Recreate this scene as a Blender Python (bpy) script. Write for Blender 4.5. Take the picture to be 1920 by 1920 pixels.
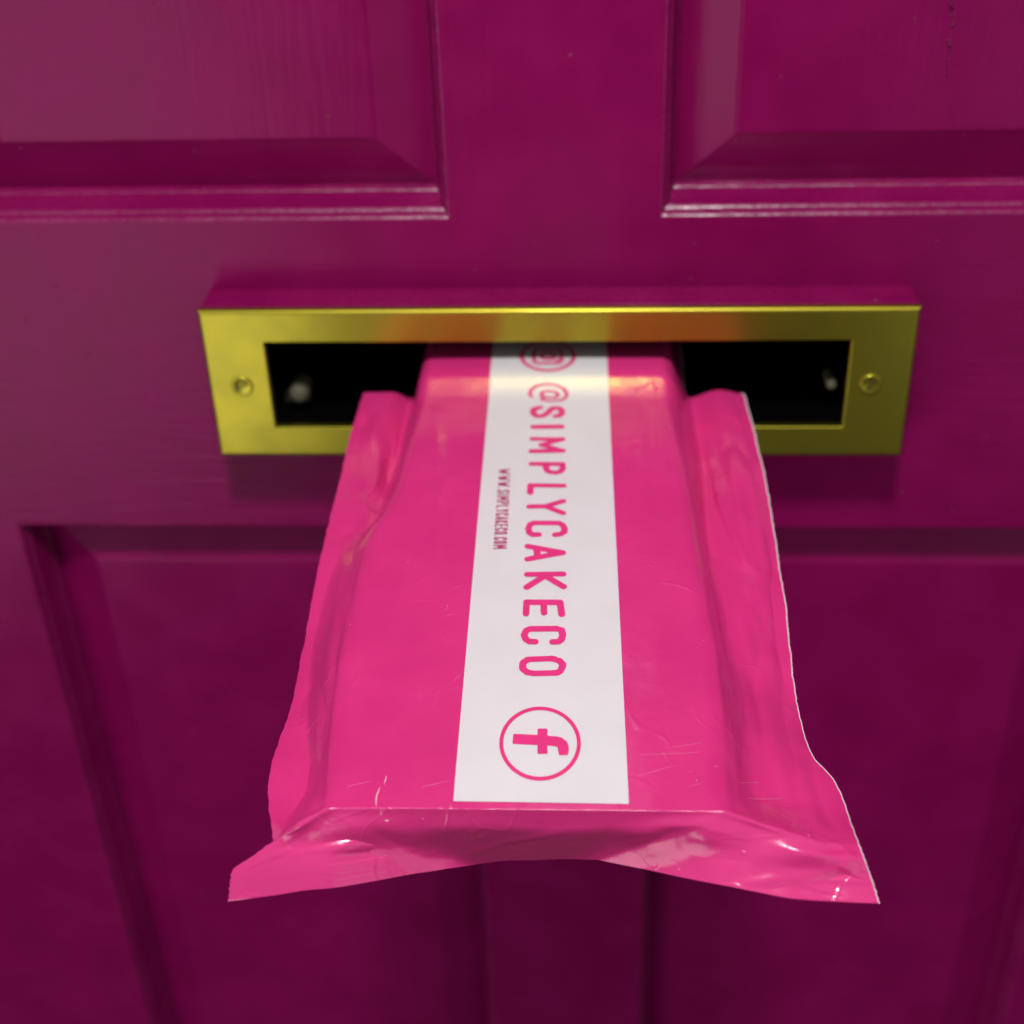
import bpy, bmesh, math, random
import numpy as np
from mathutils import Matrix, Vector

for o in list(bpy.data.objects):
    bpy.data.objects.remove(o, do_unlink=True)
scene = bpy.context.scene
COL = scene.collection
random.seed(7)

# ------------------------------------------------------------------ camera
cam = bpy.data.cameras.new('camera')
cam_o = bpy.data.objects.new('camera', cam)
COL.objects.link(cam_o)
right = Vector((0.99827686, 0.05019557, -0.03039281))
up = Vector((-0.00258955, 0.55512332, 0.83176403))
fwd = Vector((-0.05862263, 0.83025208, -0.55429674))
M = Matrix((right, up, -fwd)).transposed().to_4x4()
M.translation = Vector((0.01804205, -0.56752636, 0.29872927))
cam_o.matrix_world = M
cam.sensor_width = 36.0
cam.lens = 36.0 * 2716.818 / 1920.0
cam.clip_start = 0.02
cam.clip_end = 50
cam.dof.use_dof = True
cam.dof.focus_distance = 0.458
cam.dof.aperture_fstop = 8.0
scene.camera = cam_o

# ------------------------------------------------------------------ light
world = bpy.data.worlds.new('World')
scene.world = world
world.use_nodes = True
# plain overcast surroundings: pale above the horizon, dim ground below
wn = world.node_tree
bg = wn.nodes['Background']
wtc = wn.nodes.new('ShaderNodeTexCoord')
wsep = wn.nodes.new('ShaderNodeSeparateXYZ')
wn.links.new(wtc.outputs['Generated'], wsep.inputs['Vector'])
wmr = wn.nodes.new('ShaderNodeMapRange')
wmr.inputs['From Min'].default_value = -0.25
wmr.inputs['From Max'].default_value = 0.12
wmr.inputs['To Min'].default_value = 0.04
wmr.inputs['To Max'].default_value = 0.34
wn.links.new(wsep.outputs['Z'], wmr.inputs['Value'])
wn.links.new(wmr.outputs['Result'], bg.inputs['Strength'])
bg.inputs['Color'].default_value = (0.94, 0.96, 1.0, 1)

def area(name, loc, target, power, size, size_y=None, color=(1, 1, 1)):
    l = bpy.data.lights.new(name, 'AREA')
    l.energy = power
    l.color = color
    if size_y:
        l.shape = 'RECTANGLE'; l.size = size; l.size_y = size_y
    else:
        l.shape = 'DISK'; l.size = size
    o = bpy.data.objects.new(name, l)
    COL.objects.link(o)
    o.location = loc
    o.rotation_euler = (Vector(target) - Vector(loc)).to_track_quat('-Z', 'Y').to_euler()
    return o

area('porch_lamp', (0.0, -0.64, 1.08), (0, -0.05, 0), 14.2, 0.16, color=(1.0, 0.985, 0.97))
area('bounce_left', (-1.05, -1.7, -0.60), (0, 0, 0), 9.4, 1.1, 1.1, color=(1.0, 0.99, 0.97))
area('bounce_right', (1.10, -1.8, -0.38), (0, 0, 0), 2.6, 1.0, 1.3, color=(0.97, 0.98, 1.0))

vs = scene.view_settings
vs.view_transform = 'Standard'
vs.look = 'None'
vs.exposure = 0.0
vs.gamma = 1.0
scene.cycles.blur_glossy = 0.15
scene.cycles.caustics_reflective = True
scene.cycles.use_denoising = True
scene.cycles.sample_clamp_indirect = 20
scene.cycles.max_bounces = 4
scene.cycles.adaptive_threshold = 0.02

# ------------------------------------------------------------------ helpers
def link_mesh(name, verts, faces, mat, parent=None, smooth=False):
    me = bpy.data.meshes.new(name)
    me.from_pydata([tuple(v) for v in verts], [], [tuple(f) for f in faces])
    me.materials.append(mat)
    if smooth:
        me.polygons.foreach_set('use_smooth', [True] * len(me.polygons))
    me.update()
    o = bpy.data.objects.new(name, me)
    COL.objects.link(o)
    if parent:
        o.parent = parent
    return o

def thing(name, label, cat, loc=(0, 0, 0)):
    o = bpy.data.objects.new(name, None)
    o.empty_display_size = 0.05
    COL.objects.link(o)
    o['label'] = label
    o['category'] = cat
    return o

def box(name, x0, x1, y0, y1, z0, z1, mat, parent):
    v = [(x, y, z) for x in (x0, x1) for y in (y0, y1) for z in (z0, z1)]
    f = [(0, 1, 3, 2), (4, 6, 7, 5), (0, 4, 5, 1), (2, 3, 7, 6), (0, 2, 6, 4), (1, 5, 7, 3)]
    return link_mesh(name, v, f, mat, parent)

def rings(name, prof, rect, mat, parent, cap=False, closed=False, smooth=False):
    """prof: list of (inset, y); rect: x0,x1,z0,z1. Rectangular mitred rings."""
    x0, x1, z0, z1 = rect
    v, f = [], []
    for w, y in prof:
        v += [(x0 + w, y, z0 + w), (x1 - w, y, z0 + w), (x1 - w, y, z1 - w), (x0 + w, y, z1 - w)]
    n = len(prof)
    for i in range(n if closed else n - 1):
        a, b = 4 * i, 4 * ((i + 1) % n)
        for k in range(4):
            k2 = (k + 1) % 4
            f.append((a + k, a + k2, b + k2, b + k))
    if cap:
        a = 4 * (n - 1)
        f.append((a, a + 1, a + 2, a + 3))
    return link_mesh(name, v, f, mat, parent, smooth)

def frame(name, outer, hole, yb, yf, bo, bi, mat, parent, seg=4):
    """flat frame with a rectangular hole, rounded outer (bo) and inner (bi) front edges"""
    ox0, ox1, oz0, oz1 = outer
    hx0, hx1, hz0, hz1 = hole
    v, f = [], []
    def ring(x0, x1, z0, z1, y):
        i = len(v)
        v.extend([(x0, y, z0), (x1, y, z0), (x1, y, z1), (x0, y, z1)])
        return i
    ids = [ring(ox0, ox1, oz0, oz1, yb)]
    for k in range(seg + 1):
        a = math.pi / 2 * k / seg
        w = bo * (1 - math.cos(a)); y = yf + bo * (1 - math.sin(a))
        ids.append(ring(ox0 + w, ox1 - w, oz0 + w, oz1 - w, y))
    for k in range(seg + 1):
        a = math.pi / 2 * (1 - k / seg)
        w = bi * (1 - math.cos(a)); y = yf + bi * (1 - math.sin(a))
        ids.append(ring(hx0 - w, hx1 + w, hz0 - w, hz1 + w, y))
    ids.append(ring(hx0, hx1, hz0, hz1, yb))
    ids.append(ids[0])
    for a, b in zip(ids[:-1], ids[1:]):
        for k in range(4):
            k2 = (k + 1) % 4
            f.append((a + k, a + k2, b + k2, b + k))
    return link_mesh(name, v, f, mat, parent)

def lathe(name, prof, mat, parent, loc, n=28, axis='Y'):
    """prof: (radius, height along -y towards the viewer)"""
    v, f = [], []
    for r, h in prof:
        for k in range(n):
            a = 2 * math.pi * k / n
            v.append((loc[0] + r * math.cos(a), loc[1] - h, loc[2] + r * math.sin(a)))
    for i in range(len(prof) - 1):
        for k in range(n):
            k2 = (k + 1) % n
            f.append((i * n + k, i * n + k2, (i + 1) * n + k2, (i + 1) * n + k))
    f.append(tuple(range((len(prof) - 1) * n, len(prof) * n)))
    return link_mesh(name, v, f, mat, parent, True)

# ------------------------------------------------------------------ materials
def new_mat(name):
    m = bpy.data.materials.new(name)
    m.use_nodes = True
    nt = m.node_tree
    return m, nt, nt.nodes['Principled BSDF']

def N(nt, typ, **kw):
    n = nt.nodes.new(typ)
    for k, v in kw.items():
        setattr(n, k, v)
    return n

def noise(nt, co, scale, detail=4, rough=0.55, stretch=None):
    if stretch:
        mp = N(nt, 'ShaderNodeMapping')
        mp.inputs['Scale'].default_value = stretch
        nt.links.new(co, mp.inputs['Vector'])
        co = mp.outputs['Vector']
    n = N(nt, 'ShaderNodeTexNoise')
    n.inputs['Scale'].default_value = scale
    n.inputs['Detail'].default_value = detail
    n.inputs['Roughness'].default_value = rough
    nt.links.new(co, n.inputs['Vector'])
    return n.outputs['Fac']

def ramp(nt, fac, p0, p1, c0=0.0, c1=1.0):
    m = N(nt, 'ShaderNodeMapRange')
    m.interpolation_type = 'SMOOTHSTEP'
    m.inputs['From Min'].default_value = p0
    m.inputs['From Max'].default_value = p1
    m.inputs['To Min'].default_value = c0
    m.inputs['To Max'].default_value = c1
    nt.links.new(fac, m.inputs['Value'])
    return m.outputs['Result']

def math_(nt, op, a, b=None, c=None):
    m = N(nt, 'ShaderNodeMath', operation=op)
    for i, x in enumerate((a, b, c)):
        if x is None:
            continue
        if isinstance(x, (int, float)):
            m.inputs[i].default_value = x
        else:
            nt.links.new(x, m.inputs[i])
    return m.outputs[0]

def bump(nt, h, strength, dist, normal=None):
    b = N(nt, 'ShaderNodeBump')
    b.inputs['Strength'].default_value = strength
    b.inputs['Distance'].default_value = dist
    nt.links.new(h, b.inputs['Height'])
    if normal:
        nt.links.new(normal, b.inputs['Normal'])
    return b.outputs['Normal']

def mixcol(nt, fac, a, b):
    m = N(nt, 'ShaderNodeMix', data_type='RGBA')
    if isinstance(fac, float):
        m.inputs['Factor'].default_value = fac
    else:
        nt.links.new(fac, m.inputs['Factor'])
    for s, x in (('A', a), ('B', b)):
        i = [k for k in m.inputs if k.name == s and k.type == 'RGBA'][0]
        if isinstance(x, tuple):
            i.default_value = (*x, 1)
        else:
            nt.links.new(x, i)
    return [k for k in m.outputs if k.type == 'RGBA'][0]

def paint(name, direction, rough=(0.21, 0.28), spec=0.115, relief=0.8):
    m, nt, p = new_mat(name)
    co = N(nt, 'ShaderNodeTexCoord').outputs['Object']
    st = (0.09, 1, 1) if direction == 'x' else (1, 1, 0.07)
    strokes = noise(nt, co, 300, 3, 0.65, st)
    blotch = noise(nt, co, 26, 2, 0.6)
    nib = N(nt, 'ShaderNodeTexVoronoi')
    nib.inputs['Scale'].default_value = 120
    nt.links.new(co, nib.inputs['Vector'])
    nibh = ramp(nt, nib.outputs['Distance'], 0.0, 0.12, 1.0, 0.0)
    sel = N(nt, 'ShaderNodeSeparateColor')
    nt.links.new(nib.outputs['Color'], sel.inputs['Color'])
    nibh = math_(nt, 'MULTIPLY', nibh, ramp(nt, sel.outputs['Red'], 0.78, 0.88))
    hgt = math_(nt, 'ADD', math_(nt, 'MULTIPLY', strokes, 0.55), math_(nt, 'MULTIPLY', nibh, 1.3))
    nt.links.new(bump(nt, hgt, relief, 0.0007), p.inputs['Normal'])
    c = mixcol(nt, ramp(nt, blotch, 0.3, 0.7), (0.174, 0.0018, 0.061), (0.198, 0.0026, 0.071))
    nt.links.new(c, p.inputs['Base Color'])
    r = ramp(nt, blotch, 0.25, 0.75, *rough)
    nt.links.new(r, p.inputs['Roughness'])
    sp = math_(nt, 'MULTIPLY', ramp(nt, noise(nt, co, 420, 3, 0.75), 0.34, 0.66, 0.40, 1.35), spec) if spec > 0.3 else spec
    nt.links.new(math_(nt, 'ADD', math_(nt, 'MULTIPLY', nibh, 0.7), sp), p.inputs['Specular IOR Level'])
    return m

PAINT_X = paint('purple_gloss_paint_horizontal_strokes', 'x', relief=0.6)
PAINT_Z = paint('purple_gloss_paint_vertical_strokes', 'z', relief=0.32)
PAINT_M = paint('purple_gloss_paint_thick_on_mouldings', 'x', (0.24, 0.34), 0.6, 1.0)

def brass():
    m, nt, p = new_mat('polished_brass')
    co = N(nt, 'ShaderNodeTexCoord').outputs['Object']
    p2 = N(nt, 'ShaderNodeBsdfPrincipled')
    n1 = noise(nt, co, 60, 3, 0.6)
    c = mixcol(nt, ramp(nt, n1, 0.35, 0.7), (0.41, 0.345, 0.034), (0.37, 0.318, 0.037))
    br = noise(nt, co, 900, 2, 0.6, (0.05, 1, 1))
    nm = bump(nt, br, 0.04, 0.0002)
    for q in (p, p2):
        q.inputs['Metallic'].default_value = 1.0
        nt.links.new(c, q.inputs['Base Color'])
        nt.links.new(nm, q.inputs['Normal'])
    nt.links.new(ramp(nt, n1, 0.3, 0.8, 0.14, 0.20), p.inputs['Roughness'])
    p2.inputs['Roughness'].default_value = 0.42        # handled, slightly dulled areas of the lacquer
    mx = N(nt, 'ShaderNodeMixShader')
    mx.inputs[0].default_value = 0.64
    nt.links.new(p.outputs[0], mx.inputs[1]); nt.links.new(p2.outputs[0], mx.inputs[2])
    nt.links.new(mx.outputs[0], nt.nodes['Material Output'].inputs['Surface'])
    return m
BRASS = brass()

def simple(name, col, rough, metal=0.0, spec=0.5):
    m, nt, p = new_mat(name)
    co = N(nt, 'ShaderNodeTexCoord').outputs['Object']
    n1 = noise(nt, co, 180, 4, 0.6)
    c = mixcol(nt, ramp(nt, n1, 0.3, 0.7), tuple(x * 0.9 for x in col), col)
    nt.links.new(c, p.inputs['Base Color'])
    p.inputs['Roughness'].default_value = rough
    p.inputs['Metallic'].default_value = metal
    p.inputs['Specular IOR Level'].default_value = spec
    return m
BLACK = simple('black_slot_shade', (0.0015, 0.0015, 0.0015), 0.95, 0, 0.0)  # near-black colour puts the shade inside the slot into its surfaces
STEEL = simple('dull_zinc', (0.10, 0.09, 0.055), 0.65, 0.2)
DARK_SLOT = simple('dark_screw_slot', (0.10, 0.07, 0.03), 0.5, 0.6)  # plain dark colour for the bar that marks each screw's slot

def film():
    m, nt, p = new_mat('pink_polythene_film')
    co = N(nt, 'ShaderNodeTexCoord').outputs['Object']
    big = noise(nt, co, 30, 3, 0.55)
    fine = noise(nt, co, 520, 2, 0.6)
    # hairline crinkles: thin ridges along the level lines of a warped noise, only here and there
    cn = N(nt, 'ShaderNodeTexNoise')
    cn.inputs['Scale'].default_value = 48
    cn.inputs['Detail'].default_value = 1.5
    cn.inputs['Distortion'].default_value = 0.5
    nt.links.new(co, cn.inputs['Vector'])
    ridge = ramp(nt, math_(nt, 'ABSOLUTE', math_(nt, 'SUBTRACT', cn.outputs['Fac'], 0.5)), 0.0, 0.022, 1.0, 0.0)
    ridge = math_(nt, 'MULTIPLY', ridge, ramp(nt, big, 0.50, 0.62))
    hgt = math_(nt, 'ADD', math_(nt, 'MULTIPLY', big, 1.0), math_(nt, 'MULTIPLY', fine, 0.05))
    hgt = math_(nt, 'ADD', hgt, math_(nt, 'MULTIPLY', ridge, 0.14))
    nt.links.new(bump(nt, hgt, 0.25, 0.003), p.inputs['Normal'])
    c = mixcol(nt, ramp(nt, big, 0.3, 0.7), (0.565, 0.025, 0.166), (0.612, 0.030, 0.182))
    # pale specks of dust on the film
    v = N(nt, 'ShaderNodeTexVoronoi')
    v.inputs['Scale'].default_value = 190
    nt.links.new(co, v.inputs['Vector'])
    sc = N(nt, 'ShaderNodeSeparateColor')
    nt.links.new(v.outputs['Color'], sc.inputs['Color'])
    speck = math_(nt, 'MULTIPLY', ramp(nt, v.outputs['Distance'], 0.03, 0.06, 1.0, 0.0), ramp(nt, sc.outputs['Red'], 0.80, 0.84))
    c = mixcol(nt, math_(nt, 'MULTIPLY', speck, 0.5), c, (0.9, 0.55, 0.66))
    nt.links.new(c, p.inputs['Base Color'])
    nt.links.new(ramp(nt, big, 0.3, 0.7, 0.14, 0.20), p.inputs['Roughness'])
    p.inputs['Specular IOR Level'].default_value = 0.62
    return m
FILM = film()

def label_mat():
    m, nt, p = new_mat('white_printed_band')
    co = N(nt, 'ShaderNodeTexCoord').outputs['Object']
    n1 = noise(nt, co, 45, 4, 0.5)
    c = mixcol(nt, ramp(nt, n1, 0.3, 0.7), (0.615, 0.585, 0.597), (0.64, 0.608, 0.622))
    nt.links.new(c, p.inputs['Base Color'])
    p.inputs['Roughness'].default_value = 0.26
    nt.links.new(bump(nt, noise(nt, co, 500, 4, 0.6), 0.06, 0.0003), p.inputs['Normal'])
    return m
LABEL = label_mat()
INK = simple('pink_ink', (0.70, 0.030, 0.19), 0.36)
INK_DARK = simple('maroon_ink', (0.42, 0.035, 0.14), 0.4)
EDGE = simple('white_film_cut_edge', (0.80, 0.70, 0.74), 0.35)
SCRATCH = simple('fine_scratched_film', (0.80, 0.26, 0.44), 0.35)
GLINT = simple('white_film_glints', (0.88, 0.80, 0.84), 0.3)  # white colour standing in for highlights on the wrinkled film

# ------------------------------------------------------------------ the door
door = thing('panelled_door', 'purple painted panelled door with raised panels behind the letter plate', 'door')
HX, EX, MX = 0.381, 0.263, 0.0438          # half width, panel outer edge, half muntin
ZT, ZR, ZL, ZB = 0.66, 0.0663, -0.0880, -0.72
T = 0.044
box('stile', -HX, -EX, 0, T, -0.94, 0.80, PAINT_Z, door)
box('stile', EX, HX, 0, T, -0.94, 0.80, PAINT_Z, door)
box('top_rail', -EX, EX, 0, T, ZT, 0.80, PAINT_X, door)
box('bottom_rail', -EX, EX, 0, T, -0.94, ZB, PAINT_X, door)
box('muntin', -MX, MX, 0, T, ZR, ZT, PAINT_Z, door)
box('muntin', -MX, MX, 0, T, ZB, ZL, PAINT_Z, door)
frame('lock_rail', (-EX, EX, ZL, ZR), (-0.127, 0.127, -0.0240, 0.0240), T, 0.0, 0.00001, 0.00001, PAINT_X, door, 1)
MOULD = [(0, 0), (0.0005, 0.0002), (0.0010, 0.0006), (0.0015, 0.0012), (0.0018, 0.0019), (0.0020, 0.0042), (0.0023, 0.0044), (0.0028, 0.0048),
         (0.0033, 0.0054), (0.0036, 0.0062), (0.0038, 0.0078), (0.0042, 0.0100), (0.0048, 0.0125), (0.0054, 0.0146), (0.0058, 0.0158), (0.0059, 0.0176),
         (0.0062, 0.0178), (0.0066, 0.0182), (0.0068, 0.0200), (0.0072, 0.0206), (0.0073, 0.0228)]
FIELD = [(0.0072, 0.0226), (0.0295, 0.0141), (0.0302, 0.0137), (0.0312, 0.0135)]
for (x0, x1) in ((-EX, -MX), (MX, EX)):
    for (z0, z1) in ((ZR, ZT), (ZB, ZL)):
        pn = rings('raised_panel', FIELD, (x0, x1, z0, z1), PAINT_Z, door, cap=True)
        rings('panel_moulding', MOULD, (x0, x1, z0, z1), PAINT_M, pn)
        if x0 > 0 and z0 > 0:
            UPPER_RIGHT = pn
frame('mounting_block', (-0.1494, 0.1494, -0.0352, 0.0352), (-0.1262, 0.1262, -0.0232, 0.0232), -0.0002, -0.0186, 0.0022, 0.0003, PAINT_M, door)

# ------------------------------------------------------------------ the letter plate
plate = thing('letter_plate', 'polished brass letter plate with open slot on a purple block', 'letter plate')
frame('face_plate', (-0.150, 0.150, -0.03565, 0.03565), (-0.1232, 0.1232, -0.0207, 0.0207), -0.0188, -0.0225, 0.0018, 0.0006, BRASS, plate, 8)
# black sleeve added through the door, closed behind to keep the slot dark
def sleeve():
    a, b = 0.1258, 0.0228
    v, f = [], []
    for y in (-0.0188, 0.095):
        v += [(-a, y, -b), (a, y, -b), (a, y, b), (-a, y, b)]
    f = [(0, 1, 5, 4), (1, 2, 6, 5), (2, 3, 7, 6), (3, 0, 4, 7), (4, 5, 6, 7)]
    return link_mesh('slot_dark_sleeve', v, f, BLACK, plate)
sleeve()
link_mesh('inner_flap', [(-0.124, 0.050, 0.0222), (0.124, 0.050, 0.0222), (0.124, 0.078, 0.0090), (-0.124, 0.078, 0.0090),
                         (-0.124, 0.051, 0.0226), (0.124, 0.051, 0.0226), (0.124, 0.079, 0.0100), (-0.124, 0.079, 0.0100)],
          [(0, 1, 2, 3), (4, 7, 6, 5), (0, 4, 5, 1), (2, 6, 7, 3), (0, 3, 7, 4), (1, 5, 6, 2)], BLACK, plate)
for sx, rot in ((-0.1355, 0.35), (0.1330, 1.1)):
    s = lathe('screw', [(0.0049, 0.0), (0.0047, 0.0006), (0.0042, 0.0008), (0.0030, 0.0004), (0.0016, 0.0003), (0.0005, 0.0003)], BRASS, plate, (sx, -0.02245, 0.0000))
    c, n = math.cos(rot), math.sin(rot)
    v = []
    for l, w in ((-0.0036, -0.0005), (0.0036, -0.0005), (0.0036, 0.0005), (-0.0036, 0.0005)):
        v.append((l * c - w * n, l * n + w * c))
    pts = [(sx + x, -0.02250, z) for x, z in v] + [(sx + x, -0.02292, z) for x, z in v]
    link_mesh('screw_slot', pts, [(0, 1, 2, 3), (4, 7, 6, 5), (0, 4, 5, 1), (1, 5, 6, 2), (2, 6, 7, 3), (3, 7, 4, 0)], DARK_SLOT, s)
lathe('hinge_post', [(0.0044, -0.012), (0.0045, -0.002), (0.0039, 0.0), (0.0022, 0.0010), (0.0009, 0.0012)], STEEL, plate, (-0.1150, -0.0075, -0.0130))
lathe('hinge_post', [(0.0024, -0.012), (0.0024, -0.002), (0.0020, 0.0), (0.0012, 0.0008), (0.0005, 0.0010)], STEEL, plate, (0.1195, -0.008, -0.0085))
box('flap_stop', -0.1240, -0.1120, 0.004, 0.006, -0.0225, -0.0165, STEEL, plate)

# ------------------------------------------------------------------ the parcel
parcel = thing('mailing_bag', 'glossy pink polythene mailing bag with white printed band, stuck in the slot', 'parcel')

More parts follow.
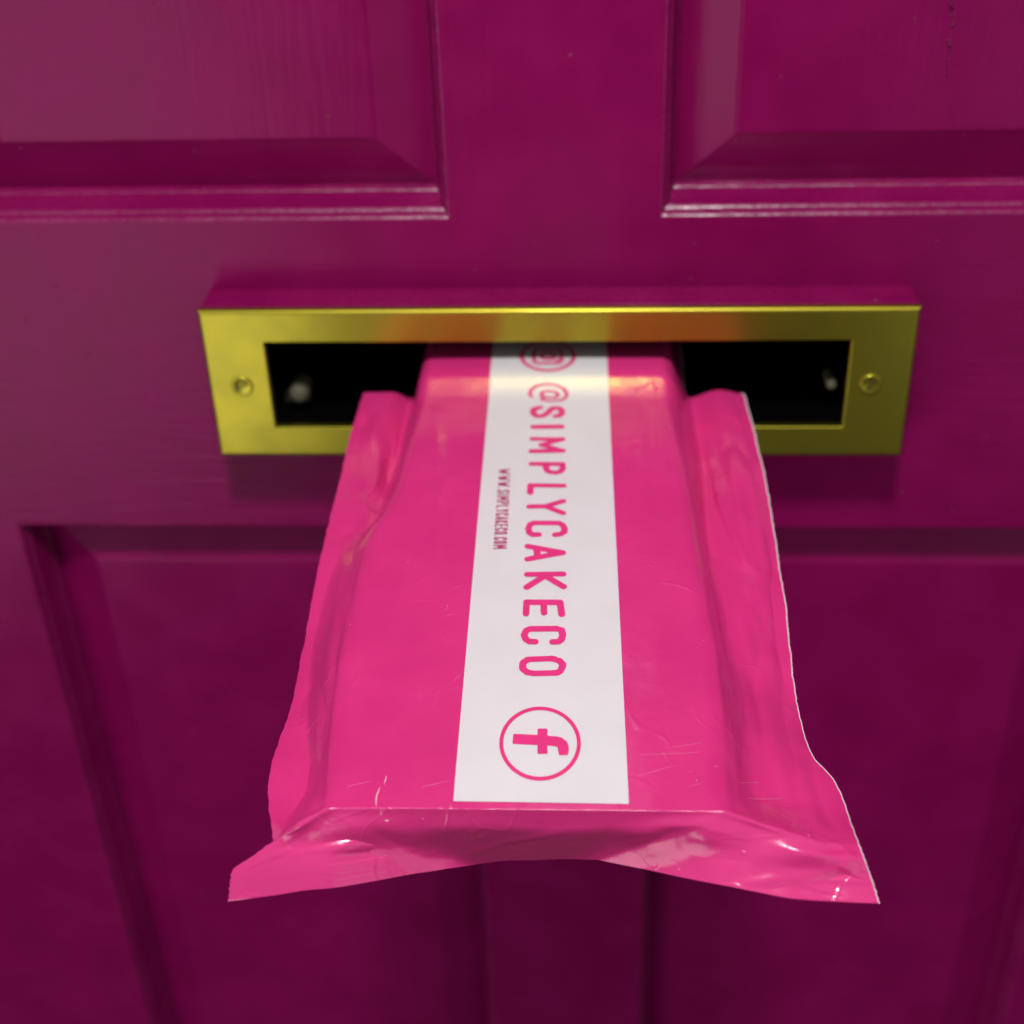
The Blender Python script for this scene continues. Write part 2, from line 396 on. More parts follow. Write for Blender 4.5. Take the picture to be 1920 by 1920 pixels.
CTRL = [[[-63.88, 55.0, -19.5], [-62.13, 55.0, -19.5], [-60.8, 55.0, -19.5], [-56.85, 55.0, 6.6], [-30.29, 55.0, 9.54], [-3.73, 55.0, 9.6], [22.82, 55.0, 9.54], [49.38, 55.0, 6.6], [53.74, 55.0, -19.5], [55.57, 55.0, -19.5], [57.06, 55.0, -19.5]],
 [[-63.88, 20.0, -19.5], [-62.13, 20.0, -19.5], [-60.8, 20.0, -19.5], [-56.85, 20.0, 6.6], [-30.29, 20.0, 9.54], [-3.73, 20.0, 9.6], [22.82, 20.0, 9.54], [49.38, 20.0, 6.6], [53.74, 20.0, -19.5], [55.57, 20.0, -19.5], [57.06, 20.0, -19.5]],
 [[-63.88, 0.0, -19.5], [-62.13, 0.0, -19.5], [-60.8, 0.0, -19.5], [-56.85, 0.0, 6.6], [-30.29, 0.0, 9.54], [-3.73, 0.0, 9.6], [22.82, 0.0, 9.54], [49.38, 0.0, 6.6], [53.74, 0.0, -19.5], [55.57, 0.0, -19.5], [57.06, 0.0, -19.5]],
 [[-75.34, -10.0, -12.07], [-67.9, -10.0, -11.9], [-62.25, -10.0, -14.64], [-56.85, -10.0, 6.6], [-30.29, -10.0, 9.54], [-3.73, -10.0, 9.6], [22.82, -10.0, 9.54], [49.38, -10.0, 6.6], [56.53, -10.0, -13.79], [64.27, -10.0, -11.5], [70.6, -10.0, -12.76]],
 [[-83.92, -17.5, -6.5], [-72.22, -17.5, -6.2], [-63.35, -17.5, -11.0], [-56.85, -17.5, 6.6], [-30.29, -17.5, 9.54], [-3.73, -17.5, 9.6], [22.82, -17.5, 9.54], [49.38, -17.5, 6.6], [58.62, -17.5, -9.5], [70.93, -17.5, -5.5], [80.99, -17.5, -7.7]],
 [[-83.92, -23.5, -6.51], [-72.22, -23.5, -6.21], [-63.35, -23.5, -11.01], [-56.85, -23.5, 6.59], [-30.29, -23.5, 9.53], [-3.73, -23.5, 9.59], [22.83, -23.5, 9.53], [49.39, -23.5, 6.59], [58.78, -23.5, -9.51], [71.13, -23.5, -5.51], [81.24, -23.5, -7.71]],
 [[-83.92, -30.0, -6.55], [-72.23, -30.0, -6.25], [-63.35, -30.0, -11.05], [-56.85, -30.0, 6.22], [-30.22, -30.0, 9.17], [-3.59, -30.0, 9.22], [23.04, -30.0, 9.17], [49.67, -30.0, 6.22], [59.13, -30.0, -9.55], [71.43, -30.0, -5.55], [81.5, -30.0, -7.75]],
 [[-84.08, -37.0, -6.6], [-72.26, -37.0, -6.3], [-63.35, -37.0, -11.1], [-56.85, -37.0, 4.66], [-30.14, -37.0, 7.6], [-3.43, -37.0, 7.66], [23.28, -37.0, 7.6], [49.98, -37.0, 4.66], [59.52, -37.0, -9.6], [71.76, -37.0, -5.6], [81.78, -37.0, -7.8]],
 [[-84.33, -44.0, -6.67], [-72.3, -44.0, -6.37], [-63.48, -44.0, -11.17], [-56.98, -44.0, 3.19], [-30.16, -44.0, 6.13], [-3.35, -44.0, 6.19], [23.47, -44.0, 6.13], [50.29, -44.0, 3.19], [59.9, -44.0, -9.67], [72.09, -44.0, -5.67], [82.06, -44.0, -7.87]],
 [[-84.61, -52.0, -6.76], [-72.34, -52.0, -6.46], [-63.73, -52.0, -11.26], [-57.23, -52.0, 2.9], [-30.26, -52.0, 5.84], [-3.29, -52.0, 5.9], [23.68, -52.0, 5.84], [50.64, -52.0, 2.9], [60.33, -52.0, -9.76], [72.49, -52.0, -5.76], [82.43, -52.0, -7.96]],
 [[-84.46, -62.0, -6.89], [-72.39, -62.0, -6.59], [-64.03, -62.0, -11.39], [-57.53, -62.0, 2.81], [-30.39, -62.0, 5.7], [-3.26, -62.0, 5.77], [23.88, -62.0, 5.7], [51.01, -62.0, 2.81], [60.88, -62.0, -9.89], [72.99, -62.0, -5.89], [82.9, -62.0, -8.09]],
 [[-83.93, -80.0, -7.17], [-72.49, -80.0, -6.87], [-64.58, -80.0, -11.67], [-58.08, -80.0, 3.06], [-30.68, -80.0, 5.51], [-3.28, -80.0, 5.62], [24.13, -80.0, 5.51], [51.53, -80.0, 3.06], [61.42, -80.0, -10.17], [73.55, -80.0, -6.17], [83.47, -80.0, -8.37]],
 [[-83.76, -100.0, -7.52], [-72.63, -100.0, -7.22], [-64.61, -100.0, -9.26], [-57.86, -100.0, 3.29], [-30.39, -100.0, 5.23], [-2.92, -100.0, 5.41], [24.55, -100.0, 5.23], [52.03, -100.0, 3.29], [61.05, -100.0, -10.39], [73.57, -100.0, -7.0], [83.81, -100.0, -9.27]],
 [[-83.59, -120.0, -7.94], [-75.0, -120.0, -7.63], [-66.9, -120.0, -6.92], [-59.76, -120.0, 3.13], [-31.71, -120.0, 4.83], [-3.66, -120.0, 5.03], [24.39, -120.0, 4.83], [52.45, -120.0, 3.13], [61.06, -120.0, -10.67], [73.58, -120.0, -7.97], [83.83, -120.0, -10.24]],
 [[-83.36, -140.0, -8.48], [-77.36, -140.0, -8.15], [-70.74, -140.0, -4.64], [-64.15, -140.0, 2.61], [-34.92, -140.0, 4.3], [-5.69, -140.0, 4.51], [23.54, -140.0, 4.3], [52.78, -140.0, 2.61], [61.73, -140.0, -10.45], [73.84, -140.0, -9.07], [83.75, -140.0, -11.41]],
 [[-82.88, -160.0, -9.67], [-78.73, -160.0, -9.17], [-71.6, -160.0, -3.79], [-64.46, -160.0, 2.03], [-34.96, -160.0, 3.73], [-5.46, -160.0, 3.93], [24.04, -160.0, 3.73], [53.54, -160.0, 2.03], [62.51, -160.0, -10.74], [74.25, -160.0, -11.2], [83.86, -160.0, -13.78]],
 [[-82.42, -180.0, -12.19], [-78.83, -180.0, -11.19], [-71.82, -180.0, -4.35], [-64.8, -180.0, 1.42], [-34.87, -180.0, 3.12], [-4.93, -180.0, 3.32], [25.01, -180.0, 3.12], [54.94, -180.0, 1.42], [63.29, -180.0, -12.02], [74.58, -180.0, -15.44], [83.81, -180.0, -18.58]],
 [[-81.8, -200.0, -13.94], [-77.62, -200.0, -12.64], [-71.29, -200.0, -4.95], [-64.96, -200.0, 0.77], [-34.68, -200.0, 2.46], [-4.4, -200.0, 2.67], [25.88, -200.0, 2.46], [56.15, -200.0, 0.77], [64.18, -200.0, -12.74], [74.99, -200.0, -18.41], [83.84, -200.0, -21.92]],
 [[-81.17, -215.0, -13.3], [-75.74, -215.0, -12.27], [-70.02, -215.0, -5.42], [-64.3, -215.0, 0.25], [-34.21, -215.0, 1.95], [-4.13, -215.0, 2.15], [25.95, -215.0, 1.95], [56.03, -215.0, 0.25], [64.87, -215.0, -11.92], [75.32, -215.0, -16.89], [83.87, -215.0, -20.34]],
 [[-81.5, -230.0, -12.14], [-73.59, -230.0, -11.52], [-68.47, -230.0, -5.91], [-63.36, -230.0, -0.28], [-33.54, -230.0, 1.41], [-3.72, -230.0, 1.62], [26.09, -230.0, 1.41], [55.91, -230.0, -0.28], [65.39, -230.0, -11.02], [76.23, -230.0, -14.65], [85.1, -230.0, -17.76]],
 [[-81.91, -243.0, -11.69], [-71.91, -243.0, -11.28], [-67.1, -243.0, -6.35], [-62.29, -243.0, -0.76], [-32.87, -243.0, 0.93], [-3.46, -243.0, 1.14], [25.96, -243.0, 0.93], [55.38, -243.0, -0.76], [65.71, -243.0, -10.78], [78.99, -243.0, -13.67], [89.86, -243.0, -16.56]],
 [[-81.0, -254.0, -11.75], [-70.63, -254.0, -11.41], [-65.9, -254.0, -6.73], [-61.17, -254.0, -1.18], [-32.16, -254.0, 0.52], [-3.16, -254.0, 0.72], [25.85, -254.0, 0.52], [54.85, -254.0, -1.18], [65.92, -254.0, -10.91], [80.31, -254.0, -13.54], [92.09, -254.0, -16.35]],
 [[-75.67, -274.12, -12.5], [-72.18, -274.27, -9.65], [-68.69, -274.42, -6.8], [-58.8, -272.2, -0.7], [-30.41, -271.7, -0.84], [0.14, -271.7, -0.65], [27.39, -271.7, -0.51], [54.02, -271.2, -0.68], [66.56, -272.92, -5.0], [80.13, -274.72, -9.0], [92.81, -271.95, -12.5]],
 [[-80.24, -277.0, -14.61], [-73.62, -276.1, -12.78], [-67.0, -275.2, -10.95], [-50.24, -274.2, -6.41], [-29.2, -272.2, -6.94], [-2.3, -271.8, -7.0], [22.15, -272.0, -6.48], [44.71, -274.0, -4.35], [64.25, -275.5, -7.68], [79.26, -278.5, -9.49], [93.63, -277.0, -13.13]],
 [[-87.48, -280.5, -18.98], [-76.48, -279.5, -16.92], [-65.47, -278.5, -14.86], [-39.1, -271.2, -18.07], [-24.06, -268.0, -19.79], [-2.81, -267.2, -19.26], [15.24, -267.8, -17.99], [32.51, -271.2, -14.23], [60.51, -278.5, -11.86], [78.53, -280.0, -15.42], [95.41, -279.0, -17.41]],
 [[-88.61, -285.0, -26.13], [-75.06, -284.25, -24.03], [-61.51, -283.5, -21.92], [-27.32, -269.0, -28.51], [-16.27, -262.8, -32.69], [-5.02, -261.2, -32.77], [6.32, -261.5, -31.71], [18.54, -266.0, -26.79], [54.57, -282.5, -18.49], [76.91, -285.0, -21.02], [97.49, -284.5, -22.58]]]
C10 = np.array(CTRL, float) / 1000.0

def expand_cols(A):
    c = [A[:, i] for i in range(11)]
    L = lambda a, b, t: a + (b - a) * t
    cols = [c[0], L(c[0], c[1], 0.55), c[1], c[2], L(c[3], c[2], 0.30), c[3], L(c[3], c[4], 0.16), c[4], c[5], c[6],
            L(c[7], c[6], 0.16), c[7], L(c[7], c[8], 0.30), c[8], c[9], c[10]]
    top = slice(0, len(A) - 4)                       # keep the carton's top flat right up to its rounded shoulders
    cols[6][top, 2] = c[4][top, 2] - 0.0002
    cols[10][top, 2] = c[6][top, 2] - 0.0002
    return np.stack(cols, 1)

def expand_rows(A):
    n = len(A)
    e = n - 4
    L = lambda a, b, t: a + (b - a) * t
    rows = list(A[:e]) + [L(A[e - 1], A[e], 0.90), A[e], L(A[e], A[e + 1], 0.28), A[e + 1], A[e + 2], A[e + 3]]
    return np.stack(rows, 0)

def pchip(t, P, tq):
    """monotone cubic through P (n,...) at t"""
    h = np.diff(t)
    sh = (-1,) + (1,) * (P.ndim - 1)
    d = np.diff(P, axis=0) / h.reshape(sh)
    m = np.zeros_like(P)
    w1 = (2 * h[1:] + h[:-1]).reshape(sh); w2 = (h[1:] + 2 * h[:-1]).reshape(sh)
    a, b = d[:-1], d[1:]
    ok = a * b > 0
    with np.errstate(all='ignore'):
        mm = (w1 + w2) / (w1 / a + w2 / b)
    m[1:-1] = np.where(ok, mm, 0)
    m[0] = d[0]; m[-1] = d[-1]
    k = np.clip(np.searchsorted(t, tq, side='right') - 1, 0, len(t) - 2)
    hk = h[k]; s = (tq - t[k]) / hk
    s_ = s.reshape(sh); hk_ = hk.reshape(sh)
    return ((1 + 2 * s_) * (1 - s_) ** 2 * P[k] + s_ * (1 - s_) ** 2 * hk_ * m[k]
            + s_ ** 2 * (3 - 2 * s_) * P[k + 1] + s_ ** 2 * (s_ - 1) * hk_ * m[k + 1])

def dense(t, per, minimum):
    out = []
    for a, b in zip(t[:-1], t[1:]):
        n = max(minimum, int(round((b - a) / per)))
        out += list(a + (b - a) * np.arange(n) / n)
    return np.array(out + [t[-1]])

A = expand_rows(expand_cols(C10))
tc = np.concatenate([[0], np.cumsum(np.linalg.norm(np.diff(A[3:-4], axis=1), axis=2).mean(0))])
tr = np.concatenate([[0], np.cumsum(np.linalg.norm(np.diff(A, axis=0), axis=2).mean(1))])
qc = dense(tc, 0.00065, 3)
qr = np.concatenate([dense(tr[:-5], 0.0010, 4)[:-1], dense(tr[-6:], 0.00036, 4)])
S = pchip(tr, A, qr)
S = pchip(tc, S.transpose(1, 0, 2), qc).transpose(1, 0, 2)      # rows x cols x 3
S0 = S.copy()

def normals(S):
    du = np.gradient(S, axis=1); dv = np.gradient(S, axis=0)
    n = np.cross(dv, du)
    n /= np.linalg.norm(n, axis=2, keepdims=True) + 1e-12
    n *= np.sign(n[40, n.shape[1] // 2, 2])
    return n

# creases and puckers: polyline (mm), half width (mm), height (mm)
FOLDS = [[[[56.87, -271.79, -1.74], [66.56, -272.92, -5.0], [74.36, -273.53, -7.49], [81.86, -274.29, -9.52]], 0.9, 0.7],
 [[[54.52, -271.63, -1.14], [68.36, -270.28, -6.54], [80.72, -272.09, -9.73], [89.26, -274.7, -11.69]], 0.9, 0.45],
 [[[89.32, -275.82, -11.78], [87.67, -278.72, -13.48], [91.38, -279.37, -17.1], [95.99, -280.21, -18.84]], 1.0, 0.95],
 [[[89.38, -276.84, -11.87], [92.65, -278.68, -16.0], [95.93, -280.06, -18.7]], 0.9, 0.6],
 [[[53.59, -282.31, -18.51], [57.47, -282.99, -18.56], [62.01, -283.73, -18.95], [72.43, -284.74, -20.32], [84.6, -284.59, -21.35], [96.45, -284.37, -22.36]], 1.0, 0.85],
 [[[57.92, -282.64, -18.01], [68.22, -281.74, -16.45], [81.58, -280.09, -16.18], [87.01, -278.95, -14.17]], 1.8, 0.7],
 [[[75.4, -281.86, -17.63], [81.09, -282.79, -19.26], [89.43, -283.64, -20.98]], 0.9, 0.5],
 [[[61.04, -274.09, -5.67], [59.73, -278.4, -11.87], [56.2, -282.21, -17.75]], 2.2, -0.5],
 [[[-58.15, -272.33, -0.82], [-62.97, -273.16, -3.26], [-68.1, -274.38, -6.39], [-72.75, -273.99, -10.14]], 0.9, 0.6],
 [[[63.31, -43.0, -8.69], [63.74, -70.0, -9.43], [65.54, -102.0, -9.25], [71.29, -139.0, -9.15], [75.34, -144.99, -9.56]], 2.0, 1.0],
 [[[71.25, -68.0, -6.25], [70.96, -101.5, -7.42], [72.03, -116.51, -7.91]], 2, 0.6],
 [[[58.66, -28.01, -9.49], [59.7, -83.0, -9.42], [58.71, -121.0, -8.74], [59.77, -164.5, -8.04], [61.6, -191.0, -9.74]], 3, -1.0],
 [[[81.39, -119.5, -9.58], [81.08, -155.5, -12.24], [80.27, -174.5, -16.11], [81.33, -202.0, -20.9]], 2, -0.9],
 [[[-48.31, -54.0, 5.69], [-44.01, -87.0, 5.35], [-38.92, -104.0, 5.12], [-41.12, -127.0, 4.61], [-38.66, -156.5, 3.81]], 2.2, 0.55],
 [[[-50.34, -87.0, 5.28], [-49.39, -105.51, 5.01], [-45.86, -115.01, 4.86]], 1.5, 0.3],
 [[[-75.54, -37.5, -6.38], [-74.31, -67.0, -6.69]], 2, 0.6],
 [[[-74.4, -98.5, -7.22], [-69.77, -109.51, -7.68]], 1.3, 0.7],
 [[[-65.66, -82.5, -11.21], [-67.17, -104.0, -8.36]], 1.2, 0.6],
 [[[-66.34, -57.5, -9.96], [-66.06, -85.0, -10.78], [-67.88, -106.51, -8.07]], 2.5, -1.1],
 [[[36.73, -47.99, 5.88], [39.22, -67.0, 5.56], [39.46, -98.5, 5.17], [40.08, -126.5, 4.58]], 2.5, -0.4],
 [[[44.55, -41.99, 6.23], [43.08, -87.0, 5.3], [42.61, -126.5, 4.56]], 2, 0.4],
 [[[34.53, -78.5, 5.48], [31.79, -89.0, 5.36], [29.99, -98.5, 5.22]], 1, -0.4],
 [[[-47.6, -273.83, -5.85], [-37.88, -271.03, -17.28], [-27.88, -268.68, -27.25]], 2.6, -0.7],
 [[[-19.87, -265.73, -25.32], [-6.59, -268.67, -16.2], [7.54, -271.33, -9.83]], 2, 0.4],
 [[[49.88, -273.17, -2.95], [38.19, -273.02, -8.74], [23.03, -267.9, -21.9]], 3, -0.8],
 [[[-86.43, -280.87, -19.44], [-80.6, -279.32, -16.97], [-74.33, -277.18, -14.15]], 0.9, 0.55],
 [[[-78.92, -284.2, -24.22], [-83.37, -283.55, -23.48], [-86.66, -281.87, -20.96]], 0.9, 0.5],
 [[[-87.81, -284.71, -25.61], [-81.91, -284.37, -24.69], [-78.17, -284.16, -24.11]], 0.9, 0.5],
 [[[-79.57, -256.07, -11.73], [-71.57, -255.04, -11.45], [-61.14, -263.31, -1.75]], 3, -0.5],
 [[[-79.49, -35.0, -6.47], [-74.26, -46.49, -6.43], [-73.63, -61.0, -6.59]], 1.0, 0.5],
 [[[-68.74, -76.5, -8.6], [-69.87, -93.5, -7.75], [-73.58, -106.01, -7.34]], 1.0, 0.6],
 [[[-66.48, -40.99, -9.37], [-65.36, -68.5, -11.11], [-64.59, -88.5, -10.98]], 1.0, 0.45],
 [[[77.69, -30.5, -6.72], [73.49, -43.5, -5.75], [70.57, -53.5, -6.05]], 1.0, 0.6],
 [[[61.14, -37.0, -9.33], [61.22, -54.0, -9.71], [62.54, -74.0, -9.92]], 1.0, 0.6],
 [[[63.9, -84.5, -9.65], [67.12, -116.51, -9.14], [71.84, -140.5, -9.2]], 1.0, 0.5],
 [[[77.79, -79.0, -6.78], [78.46, -107.51, -8.13], [78.51, -133.49, -9.45]], 1.0, 0.4],
 [[[61.54, -207.5, -8.44], [59.27, -221.51, -4.16]], 0.8, 0.2]]
NRM = normals(S)
disp = np.zeros(S.shape[:2])
for pts, w, h in FOLDS:
    p = np.array(pts, float) / 1000.0
    best = np.full(S.shape[:2], 1e9)
    fade = np.zeros(S.shape[:2])
    cum = np.concatenate([[0], np.cumsum(np.linalg.norm(np.diff(p, axis=0), axis=1))])
    for i in range(len(p) - 1):
        d = p[i + 1] - p[i]
        L2 = (d @ d) + 1e-12
        t = np.clip(((S - p[i]) @ d) / L2, 0, 1)
        dist = np.linalg.norm(S - (p[i] + t[..., None] * d), axis=2)
        s = (cum[i] + t * math.sqrt(L2)) / cum[-1]
        upd = dist < best
        best = np.where(upd, dist, best)
        fade = np.where(upd, np.sin(np.pi * np.clip(s * 0.9 + 0.05, 0, 1)) ** 0.6, fade)
    disp += h / 1000.0 * fade * np.exp(-(best / (w / 1000.0)) ** (1.25 if w < 1.6 else 2.0))
# loose-film crumple: broken creases on the flaps and the front corners, a faint swell over the carton
rw = np.random.RandomState(11)
def waves(n, lo, hi, ax=1.0, ay=1.0):
    o = np.zeros(S.shape[:2])
    for _ in range(n):
        k = 2 * math.pi / rw.uniform(lo, hi); th = rw.uniform(0, math.pi)
        o += np.sin(k * (ax * math.cos(th) * S[..., 0] + math.sin(th) * (ay * S[..., 1] + 0.8 * S[..., 2])) + rw.uniform(0, 6.28))
    return o / math.sqrt(n)
sm = lambda v, a, b: np.clip((v - a) / (b - a), 0, 1) ** 2 * (3 - 2 * np.clip((v - a) / (b - a), 0, 1))
side = np.maximum(sm(S[..., 0], 0.050, 0.062), sm(-S[..., 0], 0.056, 0.068))
out = sm(-S[..., 1], 0.02, 0.04)
hang = sm(-S[..., 2], 0.004, 0.009) * sm(-S[..., 1], 0.262, 0.270)
fr = np.maximum(hang * sm(np.abs(S[..., 0] - 0.0), 0.018, 0.034), 0)
disp += side * out * (1 - fr) * (0.00042 * np.abs(waves(5, 0.016, 0.030, 1.5, 0.35)) + 0.00007 * waves(5, 0.007, 0.013, 1.6, 0.5))
disp += fr * (0.00034 * np.abs(waves(5, 0.020, 0.036)) + 0.00003 * waves(5, 0.006, 0.010))
disp += hang * (1 - sm(np.abs(S[..., 0]), 0.018, 0.034)) * 0.0004 * np.abs(waves(4, 0.012, 0.025, 0.5, 1.0))
inb = (S[..., 0] < -0.0295) | (S[..., 0] > 0.0295)
disp += (1 - side) * sm(np.abs(S[..., 0]), 0.028, 0.040) * out * 0.00013 * waves(6, 0.022, 0.05, 1.3, 0.6)
S = S + NRM * disp[..., None]
# slight waviness of the cut seams
rs = np.random.RandomState(3)
for col, amp in ((0, 0.00014), (-1, 0.00014)):
    wv = np.convolve(rs.randn(S.shape[0] + 8), np.ones(3) / 3, 'same')[4:-4]
    wide = 4
    for k in range(wide):
        c = k if col == 0 else -1 - k
        S[:, c, 0] += wv * amp * (1 - k / wide)
nr, nc = S.shape[:2]

def grid_faces(nr, nc, off=0, flip=False):
    r, c = np.meshgrid(np.arange(nr - 1), np.arange(nc - 1), indexing='ij')
    a = (r * nc + c).ravel() + off
    f = np.stack([a, a + 1, a + nc + 1, a + nc], 1)
    return f[:, ::-1] if flip else f

# underside: a Coons patch between the two seams, the slot end and the front hem, bulged down by the carton inside
tt = (np.linalg.norm(np.diff(S, axis=0), axis=2).mean(1)).cumsum(); tt = np.concatenate([[0], tt]) / tt[-1]
ss = (np.linalg.norm(np.diff(S[60], axis=0), axis=1)).cumsum(); ss = np.concatenate([[0], ss]) / ss[-1]
back, front, left, rgt = S[0].copy(), S[-1], S[:, 0], S[:, -1]
back[:, 2] = back[0, 2]
t_, s_ = tt[:, None, None], ss[None, :, None]
U = ((1 - t_) * back[None] + t_ * front[None] + (1 - s_) * left[:, None] + s_ * rgt[:, None]
     - ((1 - t_) * (1 - s_) * back[0] + (1 - t_) * s_ * back[-1] + t_ * (1 - s_) * front[0] + t_ * s_ * front[-1]))
prof = np.clip(np.minimum(ss, 1 - ss) / 0.14, 0, 1); prof = prof * prof * (3 - 2 * prof)
along = np.clip((1 - tt) / 0.10, 0, 1)
floor = np.minimum(-0.0200, U[:, :, 2])
U[:, :, 2] += (floor - U[:, :, 2]) * prof[None] * along[:, None]
V = np.concatenate([S.reshape(-1, 3), U.reshape(-1, 3)])
F = np.concatenate([grid_faces(nr, nc, 0, True), grid_faces(nr, nc, nr * nc, False)])
link_mesh('film', V, F.tolist(), FILM, parcel, True)

def top_z(x, y):
    """height of the film's upper face over (x, y), for the flat area in front of the slot"""
    yy = S[:, nc // 2, 1]
    i = int(np.clip(np.searchsorted(-yy, -y) - 1, 0, nr - 2))
    f = (y - yy[i]) / (yy[i + 1] - yy[i] - 1e-12)
    f = min(max(f, 0), 1)
    za = np.interp(x, S[i, :, 0], S[i, :, 2]); zb = np.interp(x, S[i + 1, :, 0], S[i + 1, :, 2])
    return za + (zb - za) * f

# white cut edge along the right-hand seam
def ribbon(name, P, rad, mat, parent, n=6):
    v, f = [], []
    m = len(P)
    for i in range(m):
        d = P[min(i + 1, m - 1)] - P[max(i - 1, 0)]
        d = d / (np.linalg.norm(d) + 1e-12)
        a = np.cross(d, (0, 0, 1)); a /= np.linalg.norm(a) + 1e-12
        b = np.cross(a, d)
        for k in range(n):
            th = 2 * math.pi * k / n
            v.append(P[i] + rad[i] * (math.cos(th) * a * 1.0 + math.sin(th) * b * 0.8))
    for i in range(m - 1):
        for k in range(n):
            k2 = (k + 1) % n
            f.append((i * n + k, i * n + k2, (i + 1) * n + k2, (i + 1) * n + k))
    return link_mesh(name, v, f, mat, parent, True)
seam = S[:, -1].copy()
rad = 0.00016 + 0.00016 * np.clip(np.interp(seam[:, 1], [-0.24, -0.03], [0, 1]), 0, 1)
se = ribbon('side_seam', seam + np.array([0.0001, 0, 0]), rad, EDGE, parcel)
se['label'] = 'thin white cut edge of the bag on the right'

# a dried run in the paint of the upper right-hand panel
pr = np.array([(153.3, 13.45, 160), (154.0, 13.45, 146.3), (155.6, 13.45, 139.2), (154.8, 13.45, 133.1), (156.1, 13.45, 127.9), (155.5, 13.45, 122.7), (155.8, 13.45, 117.4)]) / 1000
pr = pchip(np.arange(7.0), pr, np.linspace(0, 6, 90))
rp = np.random.RandomState(5)
pr[:, 0] += rp.randn(90) * 0.00018
ribbon('paint_run', pr, np.abs(0.00045 + 0.0003 * np.convolve(rp.randn(90), [0.4, 0.6, 0.4], 'same')) * np.linspace(1.2, 0.5, 90), PAINT_M, UPPER_RIGHT)

# printed white band
y_lab = np.concatenate([np.linspace(0.03, -0.2690, 150)])
lx0 = lambda y: np.interp(y, [-0.26929, -0.00311], [-0.02294, -0.02743])
lx1 = lambda y: np.interp(y, [-0.26893, -0.00352], [0.02729, 0.02191])
LV, LN = [], 24
for y in y_lab:
    for k in range(LN):
        x = lx0(y) + (lx1(y) - lx0(y)) * k / (LN - 1)
        LV.append((x, y - 0.0004 * (k / (LN - 1)) * (y < -0.2), top_z(x, y) + 0.00016))
band = link_mesh('printed_band', LV, grid_faces(len(y_lab), LN, 0, True).tolist(), LABEL, parcel, True)
band['label'] = 'white printed band running along the bag'

# ---- lettering: strokes in a unit box (a along the reading direction, b upwards), turned into flat outlines
def arc(cx, cy, rx, ry, a0, a1, n=18):
    return [(cx + rx * math.cos(math.radians(a0 + (a1 - a0) * i / n)), cy + ry * math.sin(math.radians(a0 + (a1 - a0) * i / n))) for i in range(n + 1)]
def rr(r):          # rounded tall box as a closed stroke; r = corner radius share of the width
    return (arc(1 - r, 1 - r * 0.55, r, r * 0.55, 0, 90, 6) + arc(r, 1 - r * 0.55, r, r * 0.55, 90, 180, 6)
            + arc(r, r * 0.55, r, r * 0.55, 180, 270, 6) + arc(1 - r, r * 0.55, r, r * 0.55, 270, 360, 6))
STROKES = {
    'S': [[(0.97, 0.76), (0.96, 0.87), (0.80, 0.97), (0.50, 1.0), (0.20, 0.96), (0.03, 0.84), (0.04, 0.70), (0.22, 0.59), (0.52, 0.51),
           (0.80, 0.42), (0.97, 0.30), (0.97, 0.15), (0.78, 0.03), (0.48, 0.0), (0.18, 0.03), (0.03, 0.13), (0.02, 0.24)]],
    'I': [[(0.5, 0.0), (0.5, 1.0)]],
    'M': [[(0, 0), (0.03, 1), (0.50, 0.32), (0.97, 1), (1, 0)]],
    'P': [[(0.02, 0), (0, 1), (0.55, 1), (0.90, 0.93), (1, 0.80), (0.98, 0.62), (0.80, 0.50), (0.5, 0.47), (0.02, 0.48)]],
    'L': [[(0.05, 1), (0, 0.02), (1, 0.0)]],
    'Y': [[(0, 1), (0.47, 0.46), (0.50, 0)], [(1, 0.98), (0.47, 0.46)]],
    'C': [[(1, 0.74), (0.98, 0.90), (0.80, 0.98), (0.45, 1.0), (0.12, 0.95), (0.0, 0.84), (0.0, 0.16), (0.12, 0.05), (0.46, 0.0), (0.82, 0.03), (0.97, 0.13), (0.98, 0.28)]],
    'A': [[(0, 0), (0.50, 1), (1, 0)], [(0.22, 0.26), (0.80, 0.27)]],
    'K': [[(0, 0), (0, 1)], [(0.98, 1), (0.12, 0.50), (1, 0)]],
    'E': [[(0.98, 1), (0.02, 0.98), (0, 0.02), (1, 0)], [(0.02, 0.50), (0.92, 0.51)]],
    'O': [rr(0.48) + [rr(0.48)[0]]],
    'W': [[(0, 1), (0.24, 0), (0.5, 0.72), (0.76, 0), (1, 1)]],
    '.': [[(0.45, 0.02), (0.55, 0.02)]],
    '@': [[(0.76, 0.68), (0.60, 0.78), (0.42, 0.72), (0.34, 0.52), (0.42, 0.34), (0.58, 0.32), (0.72, 0.44), (0.76, 0.70), (0.74, 0.40), (0.82, 0.30), (0.93, 0.36),
           (1.0, 0.56), (0.95, 0.80), (0.78, 0.96), (0.52, 1.0), (0.24, 0.92), (0.06, 0.70), (0.0, 0.46), (0.08, 0.20), (0.28, 0.03), (0.52, 0.0), (0.70, 0.04)]],
    'IG': [arc(0.5, 0.5, 0.5, 0.5, 0, 360, 48), 
           arc(0.66, 0.66, 0.10, 0.10, 0, 90, 6) + arc(0.34, 0.66, 0.10, 0.10, 90, 180, 6) + arc(0.34, 0.34, 0.10, 0.10, 180, 270, 6) + arc(0.66, 0.34, 0.10, 0.10, 270, 360, 6) + [(0.76, 0.66)],
           arc(0.5, 0.5, 0.125, 0.125, 0, 360, 24), [(0.655, 0.665), (0.66, 0.67)]],
    'RING': [arc(0.5, 0.5, 0.5, 0.5, 0, 360, 64)],
}

